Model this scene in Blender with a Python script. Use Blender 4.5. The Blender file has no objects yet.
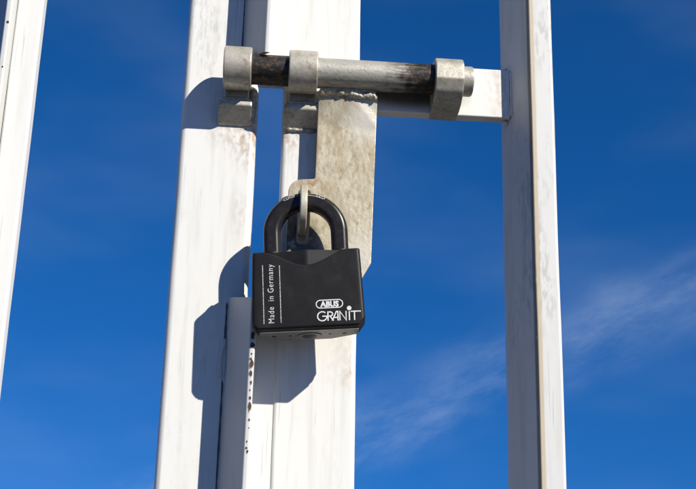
import bpy, bmesh, math, random
from mathutils import Vector, Matrix, noise as mnoise
random.seed(7)
sc = bpy.context.scene
COL = sc.collection
MM = 0.001
ZB = 1.400            # height of the measuring level on the gate, metres above ground

# ---------------------------------------------------------------- camera
cam_d = bpy.data.cameras.new('camera'); cam = bpy.data.objects.new('camera', cam_d); COL.objects.link(cam)
Rm = Matrix(((0.9965161879866019, -0.047197480384471226, -0.06875961697107554),
             (-0.07963358672764667, -0.2935299506138391, -0.95262724082273),
             (0.024778598538697443, 0.9547840415182873, -0.2962658520931216)))
M4 = Rm.to_4x4(); M4.translation = Vector((-0.0106960, -0.4952039, 1.1836226))
cam.matrix_world = M4
cam_d.sensor_width = 36.0; cam_d.lens = 1100.0 / 696.0 * 36.0
cam_d.clip_start = 0.01; cam_d.clip_end = 6000.0
sc.camera = cam

# ---------------------------------------------------------------- light
SUN = Vector((0.90, -1.0, 0.90)).normalized()          # towards the sun
EL = math.asin(SUN.z); AZ = math.atan2(SUN.x, SUN.y)
world = bpy.data.worlds.new('World'); sc.world = world; world.use_nodes = True
wt = world.node_tree; wt.nodes.clear()
def wn(t, **k):
    n = wt.nodes.new(t)
    for a, b in k.items(): setattr(n, a, b)
    return n
sky = wn('ShaderNodeTexSky', sky_type='NISHITA', sun_disc=False, sun_elevation=EL, sun_rotation=AZ,
         altitude=2500.0, air_density=0.75, dust_density=0.0, ozone_density=6.0)
hsv = wn('ShaderNodeHueSaturation'); hsv.inputs['Saturation'].default_value = 1.22; hsv.inputs['Hue'].default_value = 0.503
wt.links.new(sky.outputs[0], hsv.inputs['Color'])
tc = wn('ShaderNodeTexCoord')
# clear dry air: the whole sky keeps the deep blue of higher elevations down to the horizon
sm = wn('ShaderNodeMapping'); sm.inputs['Scale'].default_value = (1.0, 1.0, 0.7); sm.inputs['Location'].default_value = (0.0, 0.0, 0.20)
wt.links.new(tc.outputs['Generated'], sm.inputs['Vector'])
sn = wn('ShaderNodeVectorMath', operation='NORMALIZE'); wt.links.new(sm.outputs[0], sn.inputs[0])
wt.links.new(sn.outputs[0], sky.inputs['Vector'])
# thin cirrus: a streaky band along a great circle plus faint veils
def vmath(op, a, b):
    n = wn('ShaderNodeVectorMath', operation=op)
    if isinstance(a, tuple): n.inputs[0].default_value = a
    else: wt.links.new(a, n.inputs[0])
    if isinstance(b, tuple): n.inputs[1].default_value = b
    else: wt.links.new(b, n.inputs[1])
    return n
def wmath(op, a, b=None, clamp=False):
    n = wn('ShaderNodeMath', operation=op, use_clamp=clamp)
    for i, q in enumerate((a, b)):
        if q is None: continue
        if isinstance(q, (int, float)): n.inputs[i].default_value = q
        else: wt.links.new(q, n.inputs[i])
    return n.outputs[0]
def wrange(v, a, b, c=0.0, d=1.0, smooth=True):
    n = wn('ShaderNodeMapRange', interpolation_type='SMOOTHSTEP' if smooth else 'LINEAR')
    wt.links.new(v, n.inputs[0])
    for i, q in enumerate((a, b, c, d)): n.inputs[i + 1].default_value = q
    return n.outputs[0]
d1 = Vector((0.1392, 0.9782, 0.154)).normalized(); d2 = Vector((0.3595, 0.9002, 0.2459)).normalized()
nb = d1.cross(d2).normalized(); along = d1; across = nb.cross(along)
warp = wn('ShaderNodeTexNoise'); warp.inputs['Scale'].default_value = 7.0; warp.inputs['Detail'].default_value = 5.0
wt.links.new(tc.outputs['Generated'], warp.inputs['Vector'])
u = vmath('DOT_PRODUCT', tc.outputs['Generated'], tuple(nb)).outputs['Value']
u = wmath('ADD', u, wmath('MULTIPLY', wmath('SUBTRACT', warp.outputs['Fac'], 0.5), 0.07))
band = wrange(wmath('ABSOLUTE', u), 0.0, 0.05, 1.0, 0.0)
streak = wn('ShaderNodeTexNoise'); streak.inputs['Scale'].default_value = 1.0; streak.inputs['Detail'].default_value = 9.0; streak.inputs['Roughness'].default_value = 0.68
sv = wn('ShaderNodeCombineXYZ')
for i, (ax, s) in enumerate(((along, 6.0), (across, 6.0), (nb, 17.0))):
    dn = vmath('DOT_PRODUCT', tc.outputs['Generated'], tuple(ax * s))
    wt.links.new(dn.outputs['Value'], sv.inputs[i])
wt.links.new(sv.outputs[0], streak.inputs['Vector'])
st = wrange(streak.outputs['Fac'], 0.32, 0.74)
veil = wn('ShaderNodeTexNoise'); veil.inputs['Scale'].default_value = 3.5; veil.inputs['Detail'].default_value = 3.0
vm = wn('ShaderNodeMapping'); vm.inputs['Scale'].default_value = (1.0, 1.0, 2.6); vm.inputs['Location'].default_value = (3.3, 1.7, 0.4)
wt.links.new(tc.outputs['Generated'], vm.inputs['Vector']); wt.links.new(vm.outputs[0], veil.inputs['Vector'])
vl = wrange(veil.outputs['Fac'], 0.40, 0.80)
cf = wmath('ADD', wmath('MULTIPLY', wmath('MULTIPLY', band, st), 0.20), wmath('MULTIPLY', vl, 0.06), clamp=True)
cm = wn('ShaderNodeMix', data_type='RGBA'); wt.links.new(cf, cm.inputs[0]); wt.links.new(hsv.outputs[0], cm.inputs[6])
cm.inputs[7].default_value = (4.6, 5.6, 7.0, 1)
bg = wn('ShaderNodeBackground'); bg.inputs['Strength'].default_value = 0.1
wt.links.new(cm.outputs[2], bg.inputs['Color'])
wo = wn('ShaderNodeOutputWorld'); wt.links.new(bg.outputs[0], wo.inputs['Surface'])

sd = bpy.data.lights.new('sun', 'SUN'); sd.energy = 5.0; sd.angle = math.radians(0.5); sd.color = (1.0, 0.95, 0.86)
so = bpy.data.objects.new('sun', sd); COL.objects.link(so)
so.rotation_euler = SUN.to_track_quat('Z', 'Y').to_euler(); so.location = SUN * 5

sc.view_settings.view_transform = 'Standard'; sc.view_settings.look = 'None'
sc.view_settings.exposure = 0.5; sc.view_settings.gamma = 1.0; sc.view_settings.use_curve_mapping = False

# ---------------------------------------------------------------- materials
class NM:
    def __init__(s, name):
        s.m = bpy.data.materials.new(name); s.m.use_nodes = True; s.t = s.m.node_tree
        s.b = s.t.nodes['Principled BSDF']; s.tc = s.t.nodes.new('ShaderNodeTexCoord')
        s.geo = s.t.nodes.new('ShaderNodeNewGeometry')
        s.p = s.tc.outputs['Object']
    def n(s, t, **k):
        x = s.t.nodes.new(t)
        for a, b in k.items(): setattr(x, a, b)
        return x
    def l(s, a, b): s.t.links.new(a, b)
    def noise(s, scale, detail=4.0, stretch=(1, 1, 1), off=(0, 0, 0), rough=0.55):
        mp = s.n('ShaderNodeMapping'); mp.inputs['Scale'].default_value = stretch; mp.inputs['Location'].default_value = off
        s.l(s.p, mp.inputs['Vector'])
        x = s.n('ShaderNodeTexNoise'); x.inputs['Scale'].default_value = scale; x.inputs['Detail'].default_value = detail
        x.inputs['Roughness'].default_value = rough
        s.l(mp.outputs[0], x.inputs['Vector']); return x.outputs['Fac']
    def rng(s, v, a, b, c=0.0, d=1.0):
        x = s.n('ShaderNodeMapRange', interpolation_type='SMOOTHSTEP'); s.l(v, x.inputs[0])
        for i, q in enumerate((a, b, c, d)): x.inputs[i + 1].default_value = q
        return x.outputs[0]
    def math(s, op, a, b, clamp=False):
        x = s.n('ShaderNodeMath', operation=op, use_clamp=clamp)
        for i, q in enumerate((a, b)):
            if isinstance(q, (int, float)): x.inputs[i].default_value = q
            else: s.l(q, x.inputs[i])
        return x.outputs[0]
    def mix(s, f, a, b):
        x = s.n('ShaderNodeMix', data_type='RGBA')
        if isinstance(f, (int, float)): x.inputs[0].default_value = f
        else: s.l(f, x.inputs[0])
        for i, q in ((6, a), (7, b)):
            if isinstance(q, tuple): x.inputs[i].default_value = (*q, 1)
            else: s.l(q, x.inputs[i])
        return x.outputs[2]
    def near(s, c, r0, r1, sx=(1, 1, 1)):
        """1 inside r0 falling to 0 at r1 round a point of the object (mm, gate coordinates)"""
        v = s.n('ShaderNodeVectorMath', operation='SUBTRACT'); s.l(s.p, v.inputs[0])
        v.inputs[1].default_value = (c[0] * MM, c[1] * MM, ZB + c[2] * MM)
        w = s.n('ShaderNodeVectorMath', operation='MULTIPLY'); s.l(v.outputs[0], w.inputs[0]); w.inputs[1].default_value = sx
        g = s.n('ShaderNodeVectorMath', operation='LENGTH'); s.l(w.outputs[0], g.inputs[0])
        return s.rng(g.outputs['Value'], r0 * MM, r1 * MM, 1.0, 0.0)
    def axis(s, k):
        x = s.n('ShaderNodeSeparateXYZ'); s.l(s.p, x.inputs[0]); return x.outputs[k]
    def bump(s, h, strength, dist, prev=None):
        x = s.n('ShaderNodeBump'); x.inputs['Strength'].default_value = strength; x.inputs['Distance'].default_value = dist
        s.l(h, x.inputs['Height'])
        if prev: s.l(prev, x.inputs['Normal'])
        return x.outputs[0]
    def done(s, col, rough, normal=None, metal=0.0, spec=None):
        if isinstance(col, tuple): s.b.inputs['Base Color'].default_value = (*col, 1)
        else: s.l(col, s.b.inputs['Base Color'])
        if isinstance(rough, (int, float)): s.b.inputs['Roughness'].default_value = rough
        else: s.l(rough, s.b.inputs['Roughness'])
        if not isinstance(metal, (int, float)): s.l(metal, s.b.inputs['Metallic'])
        else: s.b.inputs['Metallic'].default_value = metal
        if spec is not None: s.b.inputs['Specular IOR Level'].default_value = spec
        if normal: s.l(normal, s.b.inputs['Normal'])
        return s.m

def white_paint(name, stains_and_shade=(), tint=(0.66, 0.65, 0.61), dirt=0.5, off=(0, 0, 0)):
    m = NM(name)
    streak = m.rng(m.noise(260, 5, (1, 1, 0.07), off), 0.46, 0.75)
    blot = m.rng(m.noise(95, 9, (1, 1, 0.45), off, 0.66), 0.50, 0.78)
    c = m.mix(m.math('MULTIPLY', streak, dirt), tint, (0.50, 0.485, 0.44))
    c = m.mix(m.math('MULTIPLY', blot, dirt * 0.7), c, (0.46, 0.45, 0.41))
    speck = m.rng(m.noise(900, 2, (1, 1, 0.55), off), 0.74, 0.79)
    c = m.mix(m.math('MULTIPLY', speck, 0.5), c, (0.33, 0.28, 0.20))
    scr = m.rng(m.noise(700, 2, (1, 1, 0.03), off), 0.66, 0.72)
    c = m.mix(m.math('MULTIPLY', scr, 0.40), c, (0.30,0.30,0.285))
    br = m.noise(420, 6, (1, 1, 0.6), off)
    scuff = m.math('MULTIPLY', m.rng(m.noise(30, 8, (1, 1, 0.35), (7.7, off[0], 1)), 0.52, 0.66), m.rng(m.noise(480, 7, (1, 1, 0.30), off), 0.46, 0.62))
    c = m.mix(m.math('MULTIPLY', scuff, dirt * 0.9), c, (0.40, 0.40, 0.38))
    for q, r0, r1, sx, amt, *col in stains_and_shade:
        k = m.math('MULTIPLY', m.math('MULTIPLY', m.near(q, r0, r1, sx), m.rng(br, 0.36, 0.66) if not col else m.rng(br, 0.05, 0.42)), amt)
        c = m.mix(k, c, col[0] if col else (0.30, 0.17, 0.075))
    b1 = m.bump(m.noise(90, 3, (1, 1, 0.25), off), 0.10, 0.0004)
    b2 = m.bump(m.noise(1100, 3), 0.06, 0.0001, b1)
    return m.done(c, m.rng(blot, 0, 1, 0.42, 0.6), b2, spec=0.35)

def galvanised(name, light=(0.47, 0.44, 0.365), dark=(0.145, 0.12, 0.085), rust=0.55, off=(0, 0, 0), extra=None, stretch=(1, 1, 1), grain=0.5, metal=0.4):
    m = NM(name)
    a = m.rng(m.noise(130, 6, stretch, off=off), 0.42, 0.80)
    b = m.rng(m.noise(620, 6, stretch, off=off), 0.40, 0.78)
    c = m.mix(a, light, tuple(0.5 * (x + y) for x, y in zip(light, dark)))
    c = m.mix(m.math('MULTIPLY', b, grain), c, dark)
    rs = m.rng(m.noise(230, 6, off=(3.1, 1, 2)), 0.58, 0.72)
    c = m.mix(m.math('MULTIPLY', rs, rust), c, (0.24, 0.125, 0.05))
    if extra: c = extra(m, c)
    b1 = m.bump(m.noise(350, 5), 0.32, 0.0005)
    b2 = m.bump(m.noise(1900, 3), 0.3, 0.0002, b1)
    return m.done(c, m.rng(b, 0, 1, 0.44, 0.66), b2, spec=0.4, metal=metal)

PAINT_POST = white_paint('white paint on the fixed post', [((-24, -1, -8), 2, 16, (1, 1, 0.6), 0.75), ((-38, -1, -8), 1, 12, (1, 1, 1), 0.35), ((-27, -1, -50), 1, 9, (1.4, 1, 0.5), 0.25)])
PAINT_LEAF = white_paint('white paint on the gate leaf', [((-5, -1, -8), 2, 9, (1, 1, 0.7), 0.6), ((24, -1, -115), 1, 14, (1, 1, 0.6), 0.18), ((27, -1, -125), 1, 6, (1, 1, 0.6), 0.3)], off=(1.3, 0.2, 0.7))
PAINT_RAIL = white_paint('white paint on the gate rail', [((99, 0, 18), 3, 12, (1, 1, 0.3), 0.35), ((52, -4, 15), 4, 13, (0.35, 0.5, 1.2), 0.9, (0.05, 0.045, 0.038))], off=(2.1, 0.7, 0.1), dirt=0.2)  # last entry paints in the dark shade on the rail under the bolt
PAINT_FLANGE = white_paint('shade-darkened white paint on the stop flanges', [], off=(1.4, 2.6, 1.1), dirt=0.7, tint=(0.52, 0.52, 0.50))  # tint lowered to put more shade into the flanges' left faces
PAINT_STRIP = white_paint('white paint on the folded strips', [], off=(0.4, 2.2, 1.9), dirt=0.25)
def bar_mat():
    m = white_paint('white paint on the slim bar', [((111.6, -17, 0), 0.7, 1.7, (1, 1, 0.0), 0.75, (0.42, 0.335, 0.20)), ((110.0, -16.2, 0), 0.6, 1.6, (1, 1, 0.0), 0.8, (0.10, 0.085, 0.07))], off=(5.4, 0.2, 0.9), dirt=0.95, tint=(0.56, 0.555, 0.53))  # tint greyed to deepen the shade on the bar's left face
    return m
PAINT_BAR = bar_mat()
GALV = galvanised('weathered zinc lug')
GALV_W = galvanised('grimy weld metal', light=(0.36, 0.335, 0.28), dark=(0.15, 0.125, 0.09), rust=0.7, off=(1, 2, 3))
def plate_extra(m, c):
    band = m.math('MULTIPLY', m.near((16, -9, -18), 5, 36, (0.95, 0.2, 0.6)), m.rng(m.noise(160, 6, (1, 1, 0.35), off=(4, 4, 4)), 0.42, 0.66))
    c = m.mix(m.math('MULTIPLY', band, 0.85), c, (0.27, 0.195, 0.095))
    pale = m.math('MULTIPLY', m.near((32, -9, -1), 2, 14, (1, 0.2, 0.7)), 0.6)
    c = m.mix(pale, c, (0.60, 0.585, 0.53))
    low = m.math('MULTIPLY', m.near((32, -9, -72), 2, 14, (1, 0.2, 0.7)), 0.5)
    c = m.mix(low, c, (0.58, 0.56, 0.50))
    opening_shade = m.math('MULTIPLY', m.near((2.5, -9, -66), 5, 13, (1.0, 0.2, 0.75)), m.rng(m.noise(300, 5), 0.25, 0.5))  # dark patch painting in the shade inside the shackle opening
    c = m.mix(m.math('MULTIPLY', opening_shade, 0.85), c, (0.045, 0.042, 0.04))
    rs = m.math('MULTIPLY', m.near((6, -9, -37), 1.0, 8, (1, 0.2, 1)), m.rng(m.noise(600, 5), 0.44, 0.6))
    return m.mix(m.math('MULTIPLY', rs, 0.8), c, (0.27, 0.13, 0.045))
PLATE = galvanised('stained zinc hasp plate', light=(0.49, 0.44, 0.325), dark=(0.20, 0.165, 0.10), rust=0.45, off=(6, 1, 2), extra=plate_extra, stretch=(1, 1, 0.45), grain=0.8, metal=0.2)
def rod_mat():
    m = NM('worn bolt steel')
    x = m.axis(0)
    n1 = m.noise(240, 6, off=(1, 1, 1)); n2 = m.noise(700, 5, (0.4, 1, 1))
    xn = m.math('ADD', x, m.math('MULTIPLY', m.math('SUBTRACT', n1, 0.5), 0.018))
    xn = m.math('ADD', xn, m.math('MULTIPLY', m.math('SUBTRACT', m.noise(900, 4, (0.08, 1, 1)), 0.5), 0.03))
    left = m.rng(xn, -0.002, 0.006, 1.0, 0.0)
    right = m.math('MULTIPLY', m.rng(xn, 0.037, 0.054, 0.0, 1.0), m.rng(xn, 0.070, 0.074, 1.0, 0.0))
    grime = m.math('ADD', left, right, clamp=True)
    galv = m.mix(m.rng(n2, 0.4, 0.85), (0.42, 0.40, 0.345), (0.22, 0.195, 0.15))
    dark = m.mix(m.rng(n2, 0.45, 0.80), (0.018, 0.016, 0.014), (0.085, 0.066, 0.046))
    rust = m.rng(m.noise(420, 7, (0.8, 1, 1), off=(7, 2, 1)), 0.50, 0.75)
    dark = m.mix(m.math('MULTIPLY', rust, 0.5), dark, (0.23, 0.115, 0.045))
    c = m.mix(grime, galv, dark)
    b = m.bump(m.noise(800, 5), 0.45, 0.0003)
    return m.done(c, m.rng(n2, 0.3, 0.7, 0.40, 0.62), b, spec=0.45, metal=0.4)
ROD = rod_mat()
def black_body():
    m = NM('black lacquered lock body')
    n = m.noise(2600, 3); s_ = m.rng(m.noise(120, 5), 0.4, 0.75)
    dust = m.rng(m.noise(3200, 2, off=(2, 2, 2)), 0.70, 0.76)
    c = m.mix(s_, (0.0085, 0.0075, 0.0066), (0.0105, 0.0093, 0.0082))
    c = m.mix(m.math('MULTIPLY', dust, 0.25), c, (0.12, 0.11, 0.10))
    sl = m.n('ShaderNodeMapping'); sl.inputs['Rotation'].default_value = (0, math.radians(35), 0); sl.inputs['Scale'].default_value = (1, 1, 0.03); m.l(m.p, sl.inputs['Vector'])
    sx_ = m.n('ShaderNodeTexNoise'); sx_.inputs['Scale'].default_value = 1300; sx_.inputs['Detail'].default_value = 2; m.l(sl.outputs[0], sx_.inputs['Vector'])
    scr = m.math('MULTIPLY', m.rng(sx_.outputs['Fac'], 0.70, 0.74), m.rng(m.noise(90, 3, off=(4, 4, 1)), 0.5, 0.6))
    c = m.mix(m.math('MULTIPLY', scr, 0.35), c, (0.10, 0.095, 0.09))
    dst = m.rng(m.noise(160, 8, (1, 1, 0.5), off=(1, 5, 2), rough=0.7), 0.45, 0.8)
    c = m.mix(m.math('MULTIPLY', dst, 0.09), c, (0.10, 0.09, 0.078))
    return m.done(c, m.rng(s_, 0, 1, 0.46, 0.50), m.bump(n, 0.25, 0.00012), spec=0.27)
BLACK = black_body()
def shackle_mat():
    m = NM('black coated shackle')
    s_ = m.rng(m.noise(300, 5, off=(1, 0, 0)), 0.4, 0.75)
    c = m.mix(s_, (0.014, 0.0115, 0.0095), (0.020, 0.0165, 0.0135))
    return m.done(c, m.rng(s_, 0, 1, 0.30, 0.36), m.bump(m.noise(900, 3), 0.12, 0.0002), spec=0.32)
SHACK = shackle_mat()
def bottom_mat():
    m = NM('grey lock underside')
    s_ = m.rng(m.noise(400, 5), 0.4, 0.7)
    return m.done(m.mix(s_, (0.17, 0.155, 0.14), (0.11, 0.10, 0.088)), 0.45, m.bump(m.noise(1500, 3), 0.2, 0.0002), spec=0.5)
UNDER = bottom_mat()
def ink():
    m = NM('white lock print'); n = m.rng(m.noise(2200, 4), 0.3, 0.55)
    return m.done(m.mix(n, (0.36, 0.35, 0.33), (0.68, 0.67, 0.64)), 0.5)
INK = ink()
def ink2():
    m = NM('grey engraved print'); n = m.rng(m.noise(1900, 4), 0.35, 0.6)
    return m.done(m.mix(n, (0.20, 0.19, 0.18), (0.55, 0.54, 0.52)), 0.45)
INK2 = ink2()
def chipm():
    m = NM('bare rusted steel'); n = m.rng(m.noise(900, 4), 0.35, 0.65)
    return m.done(m.mix(n, (0.018, 0.015, 0.013), (0.07, 0.035, 0.018)), 0.7)
CHIP = chipm()
def rimm():
    m = NM('rust stained primer'); n = m.rng(m.noise(1500, 5), 0.35, 0.65)
    return m.done(m.mix(n, (0.34, 0.24, 0.15), (0.48, 0.42, 0.34)), 0.75)
RIM = rimm()
SEAM_SHADE = NM('painted seam shade').done((0.07, 0.072, 0.075), 0.8)  # dark colour standing in for shade in the flange crevice
BRASSY = galvanised('worn staple steel', light=(0.54, 0.50, 0.39), dark=(0.24, 0.20, 0.13), rust=0.35, off=(9, 3, 1))
def ground_mat():
    m = NM('dark asphalt')
    a = m.rng(m.noise(0.9, 8), 0.35, 0.7); b = m.rng(m.noise(60, 6), 0.35, 0.7)
    c = m.mix(a, (0.060, 0.058, 0.054), (0.042, 0.041, 0.039)); c = m.mix(m.math('MULTIPLY', b, 0.35), c, (0.085, 0.083, 0.08))
    return m.done(c, 0.85, m.bump(m.noise(140, 5), 0.4, 0.002))
GROUND = ground_mat()

# ---------------------------------------------------------------- helpers
def link(name, me, mat, parent=None, angle=35):
    o = bpy.data.objects.new(name, me); COL.objects.link(o)
    me.materials.append(mat)
    me.shade_smooth(); me.set_sharp_from_angle(angle=math.radians(angle))
    wm = o.modifiers.new('weighted_normals', 'WEIGHTED_NORMAL'); wm.mode = 'FACE_AREA'; wm.weight = 100; wm.keep_sharp = True
    if parent is not None:
        o.parent = parent
    return o
def empty(name, loc, label, cat, group=None):
    o = bpy.data.objects.new(name, None); COL.objects.link(o); o.location = loc; o.empty_display_size = 0.02
    o['label'] = label; o['category'] = cat
    if group: o['group'] = group
    return o
def G(x, y, z): return Vector((x * MM, y * MM, ZB + z * MM))       # gate millimetres to metres
def gpart(name, bm, mat, root, angle=35):
    """mesh in gate coordinates under a thing whose Empty has only a location"""
    bmesh.ops.recalc_face_normals(bm, faces=bm.faces)
    me = bpy.data.meshes.new(name); bm.to_mesh(me); bm.free()
    o = link(name, me, mat, root, angle); o.location = -root.location if root.parent is None else Vector()
    return o
def rounded(poly, r, seg=4):
    """round the corners of a 2-D polygon; r a number or a list"""
    out = []; n = len(poly)
    for i in range(n):
        p = Vector(poly[i]); a = Vector(poly[i - 1]); b = Vector(poly[(i + 1) % n])
        rr = r[i] if isinstance(r, (list, tuple)) else r
        if rr <= 0: out.append(p); continue
        u = (a - p).normalized(); v = (b - p).normalized()
        ang = u.angle(v); t = min(rr / math.tan(ang / 2), (a - p).length * 0.49, (b - p).length * 0.49)
        rr2 = t * math.tan(ang / 2); c = p + (u + v).normalized() * (rr2 / math.sin(ang / 2))
        s0 = p + u * t - c; s1 = p + v * t - c
        for k in range(seg + 1):
            f = k / seg
            d = s0.lerp(s1, f).normalized() * rr2
            out.append(c + d)
    return out
def extrude(bm, pts0, pts1):
    """closed prism between two equal loops of 3-D points"""
    a = [bm.verts.new(p) for p in pts0]; b = [bm.verts.new(p) for p in pts1]
    n = len(a)
    for i in range(n): bm.faces.new((a[i], a[(i + 1) % n], b[(i + 1) % n], b[i]))
    bm.faces.new(list(reversed(a))); bm.faces.new(b)
def rings(bm, loops):
    vs = [[bm.verts.new(p) for p in lp] for lp in loops]; n = len(vs[0])
    for a, b in zip(vs, vs[1:]):
        for i in range(n): bm.faces.new((a[i], a[(i + 1) % n], b[(i + 1) % n], b[i]))
    bm.faces.new(list(reversed(vs[0]))); bm.faces.new(vs[-1])
def vprism(poly_xy, z0, z1, r=0.0, lean=0.0, step=None, seg=4, wob=0.30):
    """vertical bar: profile in gate mm (x, y), z in gate mm"""
    bm = bmesh.new(); pr = rounded(poly_xy, r, seg)
    zs = [z0, z1]
    if step:
        k = max(1, int((z1 - z0) / step)); zs = [z0 + (z1 - z0) * i / k for i in range(k + 1)]
    rings(bm, [[G(p.x - lean * z, p.y, z) for p in pr] for z in zs])
    if step: rough_up(bm, wob, 22, len(pr) + poly_xy[0][0])
    return bm
def xprism(poly_yz, x0, x1, r=0.0, bev=0.0, seg=4):
    bm = bmesh.new(); pr = rounded(poly_yz, r, seg) if r else [Vector(p) for p in poly_yz]
    cen = sum(pr, Vector((0, 0))) / len(pr)
    def loop(x, s):
        return [G(x, (cen + (p - cen) * s).x, (cen + (p - cen) * s).y) for p in pr]
    if bev:
        rad = max((p - cen).length for p in pr); s1 = 1 - bev / rad; s2 = 1 - 0.3 * bev / rad
        rings(bm, [loop(x0, s1), loop(x0 + 0.3 * bev, s2), loop(x0 + bev, 1), loop(x1 - bev, 1), loop(x1 - 0.3 * bev, s2), loop(x1, s1)])
    else: rings(bm, [loop(x0, 1), loop(x1, 1)])
    return bm
def box(x0, x1, y0, y1, z0, z1, bev=0.6):
    bm = bmesh.new(); bmesh.ops.create_cube(bm, size=1)
    for v in bm.verts:
        v.co = G((x0 + x1) / 2 + v.co.x * (x1 - x0), (y0 + y1) / 2 + v.co.y * (y1 - y0), (z0 + z1) / 2 + v.co.z * (z1 - z0))
    bmesh.ops.bevel(bm, geom=bm.edges[:], offset=bev * MM, segments=3, profile=0.6, affect='EDGES')
    return bm
def rough_up(bm, amt, scale, seed=0):
    for v in bm.verts:
        q = v.co * scale + Vector((seed, seed * 2.3, -seed))
        v.co += Vector((mnoise.noise(q), mnoise.noise(q + Vector((9, 0, 0))), mnoise.noise(q + Vector((0, 9, 0))))) * amt * MM
def bead(path, r, lump=0.35, pitch=3.0, n=10, seed=0, step=0.6):
    """lumpy weld bead along a polyline of gate points"""
    pts = [G(*p) for p in path]; bm = bmesh.new(); loops = []; s = 0.0
    rnd = random.Random(seed)
    dense = []
    for a, b in zip(pts, pts[1:]):
        k = max(1, int((b - a).length / (step * MM)))
        dense += [a.lerp(b, i / k) for i in range(k)]
    dense.append(pts[-1]); L = len(dense)
    for i, p in enumerate(dense):
        t = (dense[min(i + 1, L - 1)] - dense[max(i - 1, 0)]).normalized()
        u = t.cross(Vector((0.3, 1, 0.2))).normalized(); v = t.cross(u)
        s = i * step
        ripple = 1 + lump * (abs(math.sin(math.pi * s / pitch + 0.6 * mnoise.noise(Vector((s * 0.11, seed, 0))))) - 0.5) + 0.35 * mnoise.noise(Vector((s * 0.16, seed * 3.1, 2)))
        tip = min(1.0, 0.35 + min(i, L - 1 - i) * 0.3)
        rr = r * MM * ripple * tip
        loops.append([p + (u * math.cos(q) + v * math.sin(q)) * rr * (1 + 0.14 * mnoise.noise(Vector((s * 0.5, 3 * math.cos(q), seed)))) for q in [2 * math.pi * k / n for k in range(n)]])
    rings(bm, loops); return bm
def circle(cy, cz, r, n=56, squash=1.0):
    return [(cy + r * math.cos(2 * math.pi * i / n), cz + r * squash * math.sin(2 * math.pi * i / n)) for i in range(n)]

# ---------------------------------------------------------------- setting
bm = bmesh.new()
vs = [bm.verts.new((x, y, 0)) for x, y in ((-3000, -3000), (3000, -3000), (3000, 3000), (-3000, 3000))]; bm.faces.new(vs)
me = bpy.data.meshes.new('ground'); bm.to_mesh(me); bm.free()
gr = link('ground', me, GROUND); gr['kind'] = 'structure'

ZLOW, ZTOP = -1400.0, 520.0
# ---------------------------------------------------------------- fixed post
post = empty('gate_post', (-0.039, 0.02, 0), 'wide white fixed gate post left of the lock, carrying the leftmost bolt ring', 'gate post')
gpart('tube', vprism([(-57.5, 0), (-20.9, 0), (-20.9, 20), (-57.5, 20)], ZLOW, ZTOP, 3.2, step=20, seg=6), PAINT_POST, post)
flange_pf = [(-30.0, 1.0), (-18.5, -22.2), (-15.5, -22.2), (-26.6, 1.0)]
def sloped(bm, zend, base, k):                                        # flange ends are cut on a slant
    for v in bm.verts:
        if abs(v.co.z - (ZB + zend * MM)) < 0.0015: v.co.z = ZB + (base + k * v.co.y / MM) * MM
    return bm
gpart('upper_stop_flange', sloped(vprism(flange_pf, 27.0, ZTOP - 30, [0, 1.0, 0.9, 0], step=20, wob=0.08), 27.0, 30.5, 0.28), PAINT_FLANGE, post)
low = gpart('lower_stop_flange', sloped(vprism(flange_pf, ZLOW + 60, -91.0, [0, 1.0, 0.9, 0], step=20, wob=0.08), -91.0, -90.5, 0.235), PAINT_FLANGE, post)
gpart('seam_shade', bead([(-30.1, 0.1, 34), (-30.1, 0.1, 200)], 0.42, 0.12, 4.0, seed=3), SEAM_SHADE, post, 60)  # dark beads that paint the crevice shade along the flange seam
gpart('seam_shade', bead([(-30.1, 0.1, -93), (-30.1, 0.1, -114)], 0.45, 0.3, 5.0, seed=5), SEAM_SHADE, post, 60)
gpart('seam_shade', bead([(-30.3, 0.0, -129), (-30.1, 0.1, -132), (-30.1, 0.1, -300)], 0.42, 0.15, 9.0, seed=6), SEAM_SHADE, post, 60)
gpart('flange_weld', bead([(-30.2, -0.2, -110), (-31.3, -0.4, -116), (-31.8, -0.4, -126), (-30.6, -0.2, -128.5)], 1.3, 0.1, 5.0, seed=7), PAINT_FLANGE, post, 60)
# paint chips on the narrow front edge of the lower flange
bm = bmesh.new(); bmr = bmesh.new(); rnd = random.Random(11)
for (cx, cz, rx, rz) in ((-17.3, -113, 1.3, 2.0), (-17.1, -117.2, 1.35, 1.5), (-17.2, -125.5, 1.2, 2.0), (-17.5, -123.3, .8, .7), (-17.2, -129.6, .8, 1.4), (-16.9, -133.5, .5, 1.0), (-17.0, -140.2, .6, 1.1), (-17.0, -144.0, .85, 2.4), (-16.9, -149.5, .45, .6), (-17.5, -161.5, .6, .5), (-17.0, -163.0, .55, .9), (-17.3, -121, .4, .5), (-17.2, -136.8, .35, .5), (-16.8, -153, .25, .3), (-17.4, -158.8, .3, .6)):
    k = 14; ph = rnd.random() * 9
    lp = [(cx + rx * (0.75 + 0.45 * mnoise.noise(Vector((math.cos(q) * 1.3 + ph, math.sin(q) * 1.3, cz)))) * math.cos(q), cz + rz * (0.75 + 0.45 * mnoise.noise(Vector((math.cos(q) * 1.3, math.sin(q) * 1.3 + ph, cz)))) * math.sin(q)) for q in [2 * math.pi * i / k for i in range(k)]]
    lp = [(min(max(x, -18.0), -15.95), z) for x, z in lp]
    extrude(bm, [G(x, -21.8, z) for x, z in lp], [G(x, -22.36, z) for x, z in lp])
    rim = [(min(max(cx + (x - cx) * 1.22, -18.1), -15.9), cz + (z - cz) * 1.18 - 0.15) for x, z in lp]
    extrude(bmr, [G(x, -21.7, z) for x, z in rim], [G(x, -22.30, z) for x, z in rim])
gr_ = gpart('rust_rims', bmr, RIM, post); gr_['kind'] = 'stuff'
ch = gpart('paint_chips', bm, CHIP, post); ch['kind'] = 'stuff'
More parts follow.
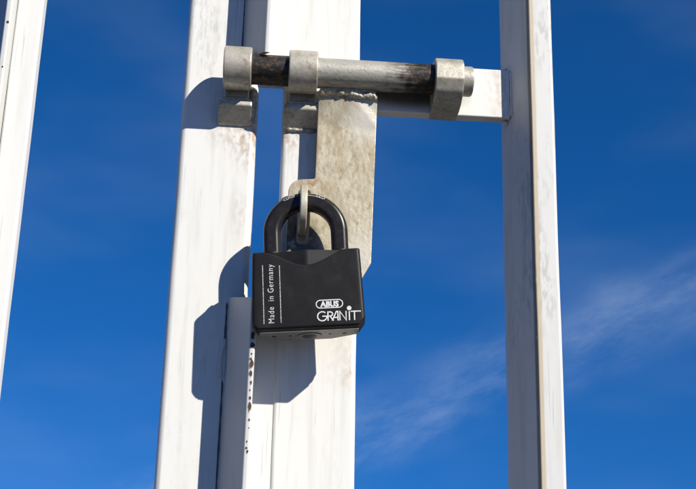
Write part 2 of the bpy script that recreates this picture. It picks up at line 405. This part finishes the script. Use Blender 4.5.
# left bolt ring
LY, LZ = -14.0, 18.8
gpart('bolt_ring', xprism(circle(LY, LZ, 10.4), -37.6, -24.3, bev=0.8), GALV, post)
b = box(-37.0, -25.0, -8.0, 0.5, 4.5, 14, 1.5); rough_up(b, 0.5, 300, 1); gpart('ring_neck', b, GALV_W, post)
b = xprism(rounded([(0.6, 5.6), (-8.6, 5.6), (-9.0, 2.2), (-1.2, -5.0), (0.6, -5.4)], [0, 1.4, 1.3, 1.2, 0], 4), -39.6, -23.6, bev=0.8); rough_up(b, 0.25, 260, 3); gpart('ring_foot', b, GALV, post)
gpart('weld', bead([(-38.3, -7.2, 5.8), (-24.6, -7.2, 5.9)], 1.2, 0.3, 3.2, seed=8), GALV_W, post, 60)
gpart('weld', bead([(-24.0, -2.5, 14.0), (-23.6, -3.0, 5.0), (-23.8, -1.0, -5.0)], 1.9, 0.35, 3.0, seed=18), GALV_W, post, 60)

# ---------------------------------------------------------------- gate leaf
leaf = empty('gate_leaf', (0.0106, 0.02, 0), 'white steel gate leaf of post behind the padlock, cross rail and slim right bar', 'gate')
LEAN = 0.0095
gpart('post_tube', vprism([(-8.6, 0), (29.1, 0), (29.1, 16), (-8.6, 16)], ZLOW + 40, ZTOP - 20, 2.4, lean=LEAN, step=20, seg=6), PAINT_LEAF, leaf)
strip_pf = [(-19.6, 0.9), (-7.0, 0.9), (-7.0, 6), (-19.6, 6)]
gpart('stop_strip', vprism(strip_pf, ZLOW + 60, -93, 0.7, lean=LEAN, step=20), PAINT_STRIP, leaf)
gpart('stop_strip', vprism([(-20.2, -0.25), (-4.0, -0.25), (-4.0, 6), (-20.2, 6)], 19, ZTOP - 40, 0.7, lean=LEAN * 0.4, step=20), PAINT_STRIP, leaf)
gpart('cross_rail', xprism([(-4.0, 5.2), (2.6, 5.2), (2.6, 31.4), (-4.0, 31.4)], 27.0, 103.0, 0.8), PAINT_RAIL, leaf)
bar_pf = [(101.2, 1.2), (110.6, -17.0), (122.0, -17.0), (122.2, 8), (101.2, 8)]
gpart('slim_bar', vprism(bar_pf, ZLOW + 40, ZTOP - 20, [1.4, 0.9, 1.6, 1.0, 1.0], step=20, seg=5), PAINT_BAR, leaf)
gpart('weld', bead([(104.2, -3.6, 31.0), (104.2, -3.6, 5.8)], 1.1, 0.02, 4.0, seed=21), PAINT_BAR, leaf, 60)
gpart('weld', bead([(100.5, 0.0, 31.4), (102.6, -1.5, 33.6)], 1.2, 0.05, 3.0, seed=22), PAINT_BAR, leaf, 60)
gpart('weld', bead([(100.5, -1.0, 4.8), (102.4, -1.0, 2.6)], 1.2, 0.05, 3.0, seed=23), PAINT_BAR, leaf, 60)
# middle ring
gpart('bolt_ring', xprism(circle(LY, LZ, 10.3), -6.7, 7.1, bev=0.8), GALV, leaf)
b = box(-6.0, 6.8, -8.0, 0.5, 4.3, 14, 1.5); rough_up(b, 0.5, 300, 4); gpart('ring_neck', b, GALV_W, leaf)
b = xprism(rounded([(0.6, 5.4), (-8.4, 5.4), (-8.8, 2.0), (-1.2, -5.2), (0.6, -5.6)], [0, 1.4, 1.3, 1.2, 0], 4), -8.0, 9.0, bev=0.8); rough_up(b, 0.25, 260, 6); gpart('ring_foot', b, GALV, leaf)
gpart('weld', bead([(-7.0, -7.2, 5.6), (8.0, -7.2, 5.8)], 1.2, 0.3, 3.2, seed=31), GALV_W, leaf, 60)
gpart('weld', bead([(-6.8, -0.6, -5.6), (8.0, -0.6, -5.8)], 1.0, 0.35, 3.2, seed=32), GALV_W, leaf, 60)
# right ring, a faceted saddle
rp = [(1.5, 28.2), (-13, 28.6), (-20.5, 27.4), (-24.0, 23.5), (-24.4, 15.2), (-21.0, 9.6), (-14.5, 6.0), (-8, 4.6), (1.5, 4.6)]
gpart('bolt_saddle', xprism([tuple(p) for p in rounded(rp, [0, 2, 3.5, 5, 2.2, 6, 5, 3, 0], 6)], 63.3, 76.9, bev=0.9), GALV, leaf, 28)

# ---------------------------------------------------------------- left neighbour
lb = empty('fence_bar', (-0.145, 0.02, 0), 'slim white folded bar cut by the left edge of the photo', 'fence bar')
gpart('tube', vprism([(-141.8, 0.6), (-129.1, 0.6), (-129.1, 9), (-141.8, 9)], ZLOW, ZTOP, 1.4, step=20), PAINT_STRIP, lb)
gpart('stop_flange', vprism([(-158.8, 16), (-145.2, -5.0), (-142.4, -5.0), (-141.8, 2.5), (-151.8, 18)], ZLOW, ZTOP, [0, 1, 1.2, 0, 0], step=20), PAINT_FLANGE, lb)
bm = bmesh.new()
for (cx, cz, r) in ((-143.7, 40.8, 0.7), (-143.4, 17, 0.4), (-144.0, -6, 0.3)):
    extrude(bm, [G(cx + r * math.cos(q), -4.9, cz + r * 1.1 * math.sin(q)) for q in [i * 0.785 for i in range(8)]], [G(cx + r * math.cos(q), -5.08, cz + r * 1.1 * math.sin(q)) for q in [i * 0.785 for i in range(8)]])
ch = gpart('paint_chips', bm, CHIP, lb); ch['kind'] = 'stuff'

# ---------------------------------------------------------------- sliding bolt with hasp plate
bolt = empty('sliding_bolt', G(24, -14, 10), 'round grimy steel bolt with a stained flat hasp plate hanging from it', 'bolt')
gpart('rod', xprism(circle(LY, LZ, 7.3, 64), -36.5, 82.4, bev=0.9), ROD, bolt)
bm = bmesh.new()
outer = rounded([(8.3, 9.5), (8.1, -33.6), (-4.3, -34.6), (-4.3, -80), (3, -86), (28.6, -86), (35.3, -73.6), (36.8, 9.5)], [0.5, 1.2, 8.5, 5, 4, 1.0, 1.2, 0.5], 8)
slot = rounded([(0.3, -39.5), (6.2, -39.5), (6.2, -66), (0.3, -66)], 1.8, 4)
Y0, Y1 = -5.6, -9.2
def plate_y(z, y):                       # the plate bends forward where it meets the rod
    return y - 3.2 * max(0.0, (z - 0.5) / 9.0) ** 1.5 if z > 0.5 else y
# subdivide the long straight sides so the bend has something to follow
def dens(lp, mx):
    out = []
    for i, p in enumerate(lp):
        q = lp[(i + 1) % len(lp)]; k = max(1, int((q - p).length / mx))
        out += [p.lerp(q, j / k) for j in range(k)]
    return out
lo = dens(outer, 3.0); li = slot
edges = []
for lp in (lo, li):
    v = [bm.verts.new((p.x, 0, p.y)) for p in lp]
    edges += [bm.edges.new((v[i], v[(i + 1) % len(v)])) for i in range(len(v))]
bmesh.ops.triangle_fill(bm, use_beauty=True, edges=edges)
res = bmesh.ops.extrude_face_region(bm, geom=bm.faces[:])
newv = set(g for g in res['geom'] if isinstance(g, bmesh.types.BMVert))
for v in bm.verts:
    x, z = v.co.x, v.co.z
    v.co = G(x, plate_y(z, Y1 if v in newv else Y0), z)
bmesh.ops.recalc_face_normals(bm, faces=bm.faces)
sharp = [e for e in bm.edges if len(e.link_faces) == 2 and e.calc_face_angle(0) > 1.0]
bmesh.ops.bevel(bm, geom=sharp, offset=0.45 * MM, segments=2, profile=0.6, affect='EDGES')
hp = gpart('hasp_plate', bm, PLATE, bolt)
b = bead([(8.8, -12.2, 9.8), (20, -12.6, 9.7), (36.2, -12.7, 8.6)], 1.7, 0.10, 2.3, n=16, seed=41, step=0.3); rough_up(b, 0.9, 300, 9); rough_up(b, 0.35, 1100, 4); gpart('weld', b, PLATE, bolt, 60)
b = bead([(9.0, -12.6, 11.6), (22, -13.0, 11.5), (35.5, -12.6, 11.3)], 1.0, 0.25, 3.0, seed=43); gpart('weld', b, GALV_W, bolt, 60)
bm = bmesh.new()
extrude(bm, [G(29 + .6 * math.cos(i * .785), plate_y(4.4, Y1) + 0.3, 4.4 + .6 * math.sin(i * .785)) for i in range(8)], [G(29 + .55 * math.cos(i * .785), plate_y(4.4 + .6 * math.sin(i * .785), Y1) - 0.06, 4.4 + .55 * math.sin(i * .785)) for i in range(8)])
gpart('rust_pit', bm, CHIP, bolt)

# ---------------------------------------------------------------- staple
bm = bmesh.new()
cyS, czS = -19.4, -51.8
out = [Vector((2.0, -41.5))] + [Vector((cyS + 9.8 * math.cos(q), czS + 10.6 * math.sin(q))) for q in [math.pi / 2 + math.pi * i / 24 for i in range(25)]] + [Vector((2.0, -61.5))]
hole = [Vector((-19.6 + 4.9 * math.cos(q), -49.4 + 4.9 * math.sin(q))) for q in [2 * math.pi * i / 28 for i in range(28)]]
edges = []
for lp in (out, hole):
    v = [bm.verts.new((0, p.x, p.y)) for p in lp]
    edges += [bm.edges.new((v[i], v[(i + 1) % len(v)])) for i in range(len(v))]
bmesh.ops.triangle_fill(bm, use_beauty=True, edges=edges)
res = bmesh.ops.extrude_face_region(bm, geom=bm.faces[:])
newv = set(g for g in res['geom'] if isinstance(g, bmesh.types.BMVert))
for v in bm.verts: v.co = G(4.3 if v in newv else 1.0, v.co.y, v.co.z)
bmesh.ops.recalc_face_normals(bm, faces=bm.faces)
sharp = [e for e in bm.edges if len(e.link_faces) == 2 and e.calc_face_angle(0) > 1.0]
bmesh.ops.bevel(bm, geom=sharp, offset=0.9 * MM, segments=3, profile=0.6, affect='EDGES')
sp = gpart('staple', bm, BRASSY, leaf); sp['label'] = 'worn flat staple poking through the hasp plate'

# ---------------------------------------------------------------- padlock (local millimetres, origin in the crown of the shackle)
pad = empty('padlock', G(3.1, -20.4, -49.6), 'black padlock with white lettering hanging by its black shackle in front of the gate post', 'padlock')
pad.rotation_euler = (math.radians(-0.6), math.radians(-4.2), math.radians(-4.5))
def L(x, y, z): return Vector((x * MM, y * MM, z * MM))
def lpart(name, bm, mat, parent=pad, angle=35):
    bmesh.ops.recalc_face_normals(bm, faces=bm.faces)
    me = bpy.data.meshes.new(name); bm.to_mesh(me); bm.free()
    return link(name, me, mat, parent, angle)
T = 10.0; ZT, ZBOT = -24.9, -61.9
# body: columns across, rows down; the brow dips in a soft V towards the middle
def brow(x):
    a = min(1.0, abs(x) / 19.5)
    return ZT - 1.6 - 6.6 * (0.5 + 0.5 * math.cos(math.pi * a)) ** 0.95
xs = [-1 + 2 * i / 40 for i in range(41)]
bm = bmesh.new()
def hw(z): return 23.8 + 1.0 * (ZT - z) / (ZT - ZBOT)
front, back, rows = [], [], None
def column(s):
    """points from the top crease over the front to the underside for one x station"""
    pts = []
    xt = s * hw(ZT)
    zb = brow(xt)
    edge = max(0.0, (abs(s) - 0.93) / 0.07)
    rnd_y = 1.6 * (1 - math.sqrt(max(0.0, 1 - edge ** 2)))            # rounded vertical corners
    yr = -T + 1.7 + 0.17 * abs(xt)
    pts.append((xt * 0.985, yr + 1.2, ZT))
    pts.append((xt * 0.99, yr + 0.5, ZT - 0.3))
    pts.append((xt, max(yr, -T + 0.9 + rnd_y), zb + 0.75))
    pts.append((xt, -T + 0.55 + rnd_y, zb + 0.5))
    pts.append((xt, -T + 0.14 + rnd_y, zb + 0.1))
    pts.append((xt, -T + rnd_y, zb - 0.5))
    cut = max(0.0, (abs(s) * hw(ZBOT) - (hw(ZBOT) - 3.0)))             # chamfered lower corners
    zlow = ZBOT + cut * 1.1
    for f in (0.2, 0.4, 0.6, 0.8):
        z = zb - 0.5 + (zlow + 2.0 - zb + 0.5) * f
        pts.append((s * hw(z), -T + rnd_y, z))
    pts.append((s * hw(zlow + 2.0), -T + rnd_y, zlow + 2.0))
    pts.append((s * hw(zlow + 1.6), -T + 0.15 + rnd_y, zlow + 1.6))
    pts.append((s * hw(zlow + 1.3), -T + 0.75 + rnd_y, zlow + 1.3))
    pts.append((s * (hw(zlow) - 0.2), -T + 1.0 + rnd_y, zlow + 0.3))
    pts.append((s * (hw(zlow) - 0.4), -T + 1.4 + rnd_y, zlow))
    return pts
ss = sorted(set([-1 + 2 * i / 48 for i in range(49)] + [-0.985, -0.97, -0.945, 0.945, 0.97, 0.985]))
cols = [column(s) for s in ss]; nr = len(cols[0])
gf = [[bm.verts.new(L(*p)) for p in c] for c in cols]
def back(s):                                                          # the back narrows towards both flanks
    t = min(1.0, max(0.0, (abs(s) - 0.42) / 0.58)); return T - 8.0 * t * t * (3 - 2 * t) * 0.5 - 4.0 * t
gb = [[bm.verts.new(L(p[0], max(-p[1] - (T - back(s_)), p[1] + 1.5), p[2])) for p in c] for s_, c in zip(ss, cols)]
for g, flip in ((gf, False), (gb, True)):
    for i in range(len(g) - 1):
        for j in range(nr - 1):
            q = (g[i][j], g[i + 1][j], g[i + 1][j + 1], g[i][j + 1])
            bm.faces.new(q if not flip else tuple(reversed(q)))
for i in range(len(gf) - 1):                                         # top deck
    bm.faces.new((gf[i][0], gb[i][0], gb[i + 1][0], gf[i + 1][0]))
for k in (0, -1):                                                     # sides
    for j in range(nr - 1):
        bm.faces.new((gf[k][j], gf[k][j + 1], gb[k][j + 1], gb[k][j]))
for i in range(len(gf) - 1):                                         # floor
    bm.faces.new((gf[i][-1], gb[i][-1], gb[i + 1][-1], gf[i + 1][-1]))
body = lpart('body', bm, BLACK, angle=32)
# grey underside plate with a plug ring, keyhole and two pins
W2 = hw(ZBOT) - 3.2; ty = T - 1.5
pl = rounded([(-W2, -ty), (W2, -ty), (W2, ty - 7.6), (9.5, ty - 0.4), (-9.5, ty - 0.4), (-W2, ty - 7.6)], 1.0, 4)
bm = bmesh.new(); extrude(bm, [L(p.x, p.y, ZBOT + 0.2) for p in pl], [L(p.x, p.y, ZBOT - 0.35) for p in pl])
up = lpart('underside', bm, UNDER, body)
def disc(x, y, z0, z1, r, n=28):
    bm = bmesh.new(); c = [(x + r * math.cos(2 * math.pi * i / n), y + r * math.sin(2 * math.pi * i / n)) for i in range(n)]
    extrude(bm, [L(a, b_, z0) for a, b_ in c], [L(a, b_, z1) for a, b_ in c]); return bm
lpart('cylinder_plug', disc(0, 0, ZBOT, ZBOT - 0.7, 5.4), UNDER, body)
lpart('keyway', disc(0, 0, ZBOT - 0.5, ZBOT - 0.85, 3.1), BLACK, body)
for x in (-15.5, -8.5, 9.0, 15.5): lpart('drain_hole', disc(x, -1.0, ZBOT - 0.2, ZBOT - 0.5, 0.95 if abs(x) > 10 else 0.6, 16), BLACK, body)

# shackle
R_, tr = 15.2, 3.85
path = [(-R_, ZT - 4.0), (-R_, -24.0), (-R_, -20.0)] + [(R_ * math.cos(q), -R_ * 0.985 + R_ * 0.985 * math.sin(q)) for q in [math.pi - math.pi * i / 48 for i in range(49)]] + [(R_, -20.0), (R_, -24.0), (R_, ZT - 4.0)]
sec = rounded([(-tr, -tr), (tr, -tr), (tr, tr), (-tr, tr)], 2.35, 5)       # rounded square section: (radial, depth)
loops = []
for i, (x, z) in enumerate(path):
    a = path[max(0, i - 1)]; b_ = path[min(len(path) - 1, i + 1)]
    t = Vector((b_[0] - a[0], b_[1] - a[1])).normalized(); nrm = Vector((-t.y, t.x))
    loops.append([L(x + nrm.x * p.x, p.y * 1.02, z + nrm.y * p.x) for p in sec])
bm = bmesh.new(); rings(bm, loops)
shk = lpart('shackle', bm, SHACK, angle=40)
# collars where the shackle enters the body
for s in (-1, 1):
    bm = disc(s * R_, 0, ZT - 0.3, ZT + 0.5, 5.3); lpart('shackle_collar', bm, BLACK, shk)
# pale engraving along the crown: a capsule outline with small strokes
def ribbon(bm, pts, w, h, to3, closed=False):
    """thin raised stroke of width w following 2-D points; to3(u, v, h) maps to local space"""
    n = len(pts); V = [Vector(p) for p in pts]
    Lf, Rt = [], []
    for i in range(n):
        a = V[i - 1] if (i > 0 or closed) else V[i]; b_ = V[(i + 1) % n] if (i < n - 1 or closed) else V[i]
        d1_ = (V[i] - a); d2_ = (b_ - V[i])
        d1_ = d1_.normalized() if d1_.length > 1e-9 else d2_.normalized(); d2_ = d2_.normalized() if d2_.length > 1e-9 else d1_
        t = (d1_ + d2_); t = t.normalized() if t.length > 1e-6 else d1_
        k = 1 / max(0.5, t.dot(d1_)); nn = Vector((-t.y, t.x)) * (w / 2 * k)
        Lf.append(V[i] + nn); Rt.append(V[i] - nn)
    def mk(P, hh): return [bm.verts.new(to3(p.x, p.y, hh)) for p in P]
    a0, b0, a1, b1 = mk(Lf, h), mk(Rt, h), mk(Lf, -0.02), mk(Rt, -0.02)
    rng_ = range(n) if closed else range(n - 1)
    for i in rng_:
        j = (i + 1) % n
        bm.faces.new((a0[i], b0[i], b0[j], a0[j])); bm.faces.new((a0[i], a0[j], a1[j], a1[i])); bm.faces.new((b0[i], b1[i], b1[j], b0[j]))
    if not closed:
        for i in (0, n - 1): bm.faces.new((a0[i], a1[i], b1[i], b0[i]))
def crown(u, v, h):
    """u: arc length along the crown from its top (mm), v: radial offset; on the upper front shoulder of the tube"""
    q = math.pi / 2 - u / (R_ + 2.6); al = math.radians(34) + v / 2.35
    ro = R_ + 1.5 + (2.35 + h) * math.sin(al); dy = -1.02 * (1.5 + (2.35 + h) * math.cos(al))
    return L(ro * math.cos(q), dy, -R_ * 0.985 + ro * 0.985 * math.sin(q))
bm = bmesh.new()
cap = [(-9 + 0.5 * i, 0.75) for i in range(37)] + [(9.6, 0.35), (9.75, 0), (9.6, -0.35)] + [(9 - 0.5 * i, -0.75) for i in range(37)] + [(-9.6, -0.35), (-9.75, 0), (-9.6, 0.35)]
ribbon(bm, cap, 0.28, 0.06, crown, closed=True)
rnd = random.Random(5)
for k in range(6): 
    u0 = -8.3 + k * 0.95
    ribbon(bm, [(u0, -0.35), (u0 + 0.15, 0.0), (u0 + 0.05, 0.38)], 0.24, 0.06, crown)
    if k % 2: ribbon(bm, [(u0 + 0.15, 0.0), (u0 + 0.55, 0.05), (u0 + 0.6, -0.36)], 0.24, 0.06, crown)
for k, sh in enumerate(([(0, .4), (0, -.4), (.4, -.4)], [(0, .0), (.3, .4), (.6, 0), (.3, -.4), (0, 0)], [(0, .4), (.6, .4), (.3, .4), (.3, -.4)])):
    ribbon(bm, [(5.9 + k * 1.05 + x, y) for x, y in sh], 0.26, 0.06, crown)
lpart('crown_engraving', bm, INK2, shk, 60)

# printing on the front of the body
def face(u, v, h): return L(u, -T - h, v)
bm = bmesh.new(); ribbon(bm, [(-19.2, -32.0), (-19.2, -58.6)], 0.32, 0.05, face); lpart('print_rule', bm, INK2, body)
bm = bmesh.new(); ribbon(bm, [(-11.8, -32.6), (-11.8, -58.4)], 0.32, 0.05, face); lpart('print_rule', bm, INK2, body)
def text(name, s, size, loc, rot, mat, offset=0.0, sx=1.0, space=1.0):
    cu = bpy.data.curves.new(name, 'FONT'); cu.body = s; cu.size = size * MM; cu.extrude = 0.04 * MM; cu.offset = offset * MM
    cu.align_x = 'LEFT'; cu.space_character = space; cu.resolution_u = 3
    tmp = bpy.data.objects.new(name + '_tmp', cu); COL.objects.link(tmp)
    dg = bpy.context.evaluated_depsgraph_get(); me = bpy.data.meshes.new_from_object(tmp.evaluated_get(dg))
    bpy.data.objects.remove(tmp); bpy.data.curves.remove(cu)
    w = max(v.co.x for v in me.vertices) if me.vertices else 0
    # text plane (x, y) to the lock face (x, z), turned by rot about the face normal
    c, s_ = math.cos(rot), math.sin(rot)
    for v in me.vertices:
        x, y, z = v.co.x * sx, v.co.y, v.co.z
        v.co = Vector((loc[0] * MM + x * c - y * s_, -T * MM - 0.03 * MM - z, loc[1] * MM + x * s_ + y * c))
    me.materials.clear()
    o = link(name, me, mat, body); return w
text('lettering', 'Made  in Germany', 3.7, (-14.7, -58.6), math.pi / 2, INK, -0.02, sx=0.83, space=1.16)
TR = math.radians(-1.0)
text('lettering', 'ABUS', 3.35, (5.6, -52.1), TR, INK, 0.17, sx=0.94, space=1.04)
bm = bmesh.new()
cw, chh = 4.0, 1.75
capsule = [(9.4 + cw + chh * math.cos(q), -50.95 + chh * math.sin(q)) for q in [-math.pi / 2 + math.pi * i / 14 for i in range(15)]] + [(9.4 - cw + chh * math.cos(q), -50.95 + chh * math.sin(q)) for q in [math.pi / 2 + math.pi * i / 14 for i in range(15)]]
ribbon(bm, capsule, 0.42, 0.06, face, closed=True); lpart('logo_capsule', bm, INK, body, 60)
# thin drawn capitals G R A N I T with a ball over the I
gx, gz, H = 3.9, -58.4, 4.5
def gl(u, v, h):
    c, s_ = math.cos(TR), math.sin(TR); u *= 0.93; v *= 0.92; return face(gx + u * c - v * s_, gz + u * s_ + v * c, h)
def arc(cx, cz, rx, rz, a0, a1, n=18): return [(cx + rx * math.cos(math.radians(a0 + (a1 - a0) * i / n)), cz + rz * math.sin(math.radians(a0 + (a1 - a0) * i / n))) for i in range(n + 1)]
W = 0.56
glyphs = {'letter_g': [arc(2.3, 2.25, 2.2, 2.2, 48, 360) + [(2.3, 2.25)]],
          'letter_r': [[(4.95, 0), (4.95, H - .25), (6.0, H - .25)] + arc(6.0, 3.25, 1.1, 1.0, 90, -90, 10) + [(4.95, 2.25)], [(5.9, 2.2), (7.5, 0)]],
          'letter_a': [[(6.9, 0), (8.9, H - .1), (9.6, H - .1), (9.6, 0)], [(7.7, 1.5), (9.6, 1.5)]],
          'letter_n': [[(10.5, 0), (10.5, H - .1), (13.4, 0.1), (13.4, H)]],
          'letter_i': [[(14.9, 0), (14.9, H - .1)]],
          'letter_t': [[(15.6, H - .25), (20.3, H - .25)], [(17.3, 0), (17.3, H - .3)]]}
for k, (nm, strokes) in enumerate(glyphs.items()):
    bm = bmesh.new()
    for j, s_ in enumerate(strokes): ribbon(bm, s_, W, 0.05 + 0.006 * j + 0.003 * k, gl)
    if nm == 'letter_i':
        n = 22; c = [(14.9 + 1.08 * math.cos(2 * math.pi * i / n), H + 1.35 + 1.08 * math.sin(2 * math.pi * i / n)) for i in range(n)]
        extrude(bm, [gl(a, b_, -0.02) for a, b_ in c], [gl(a, b_, 0.07) for a, b_ in c])
    lpart('letter', bm, INK, body, 60)
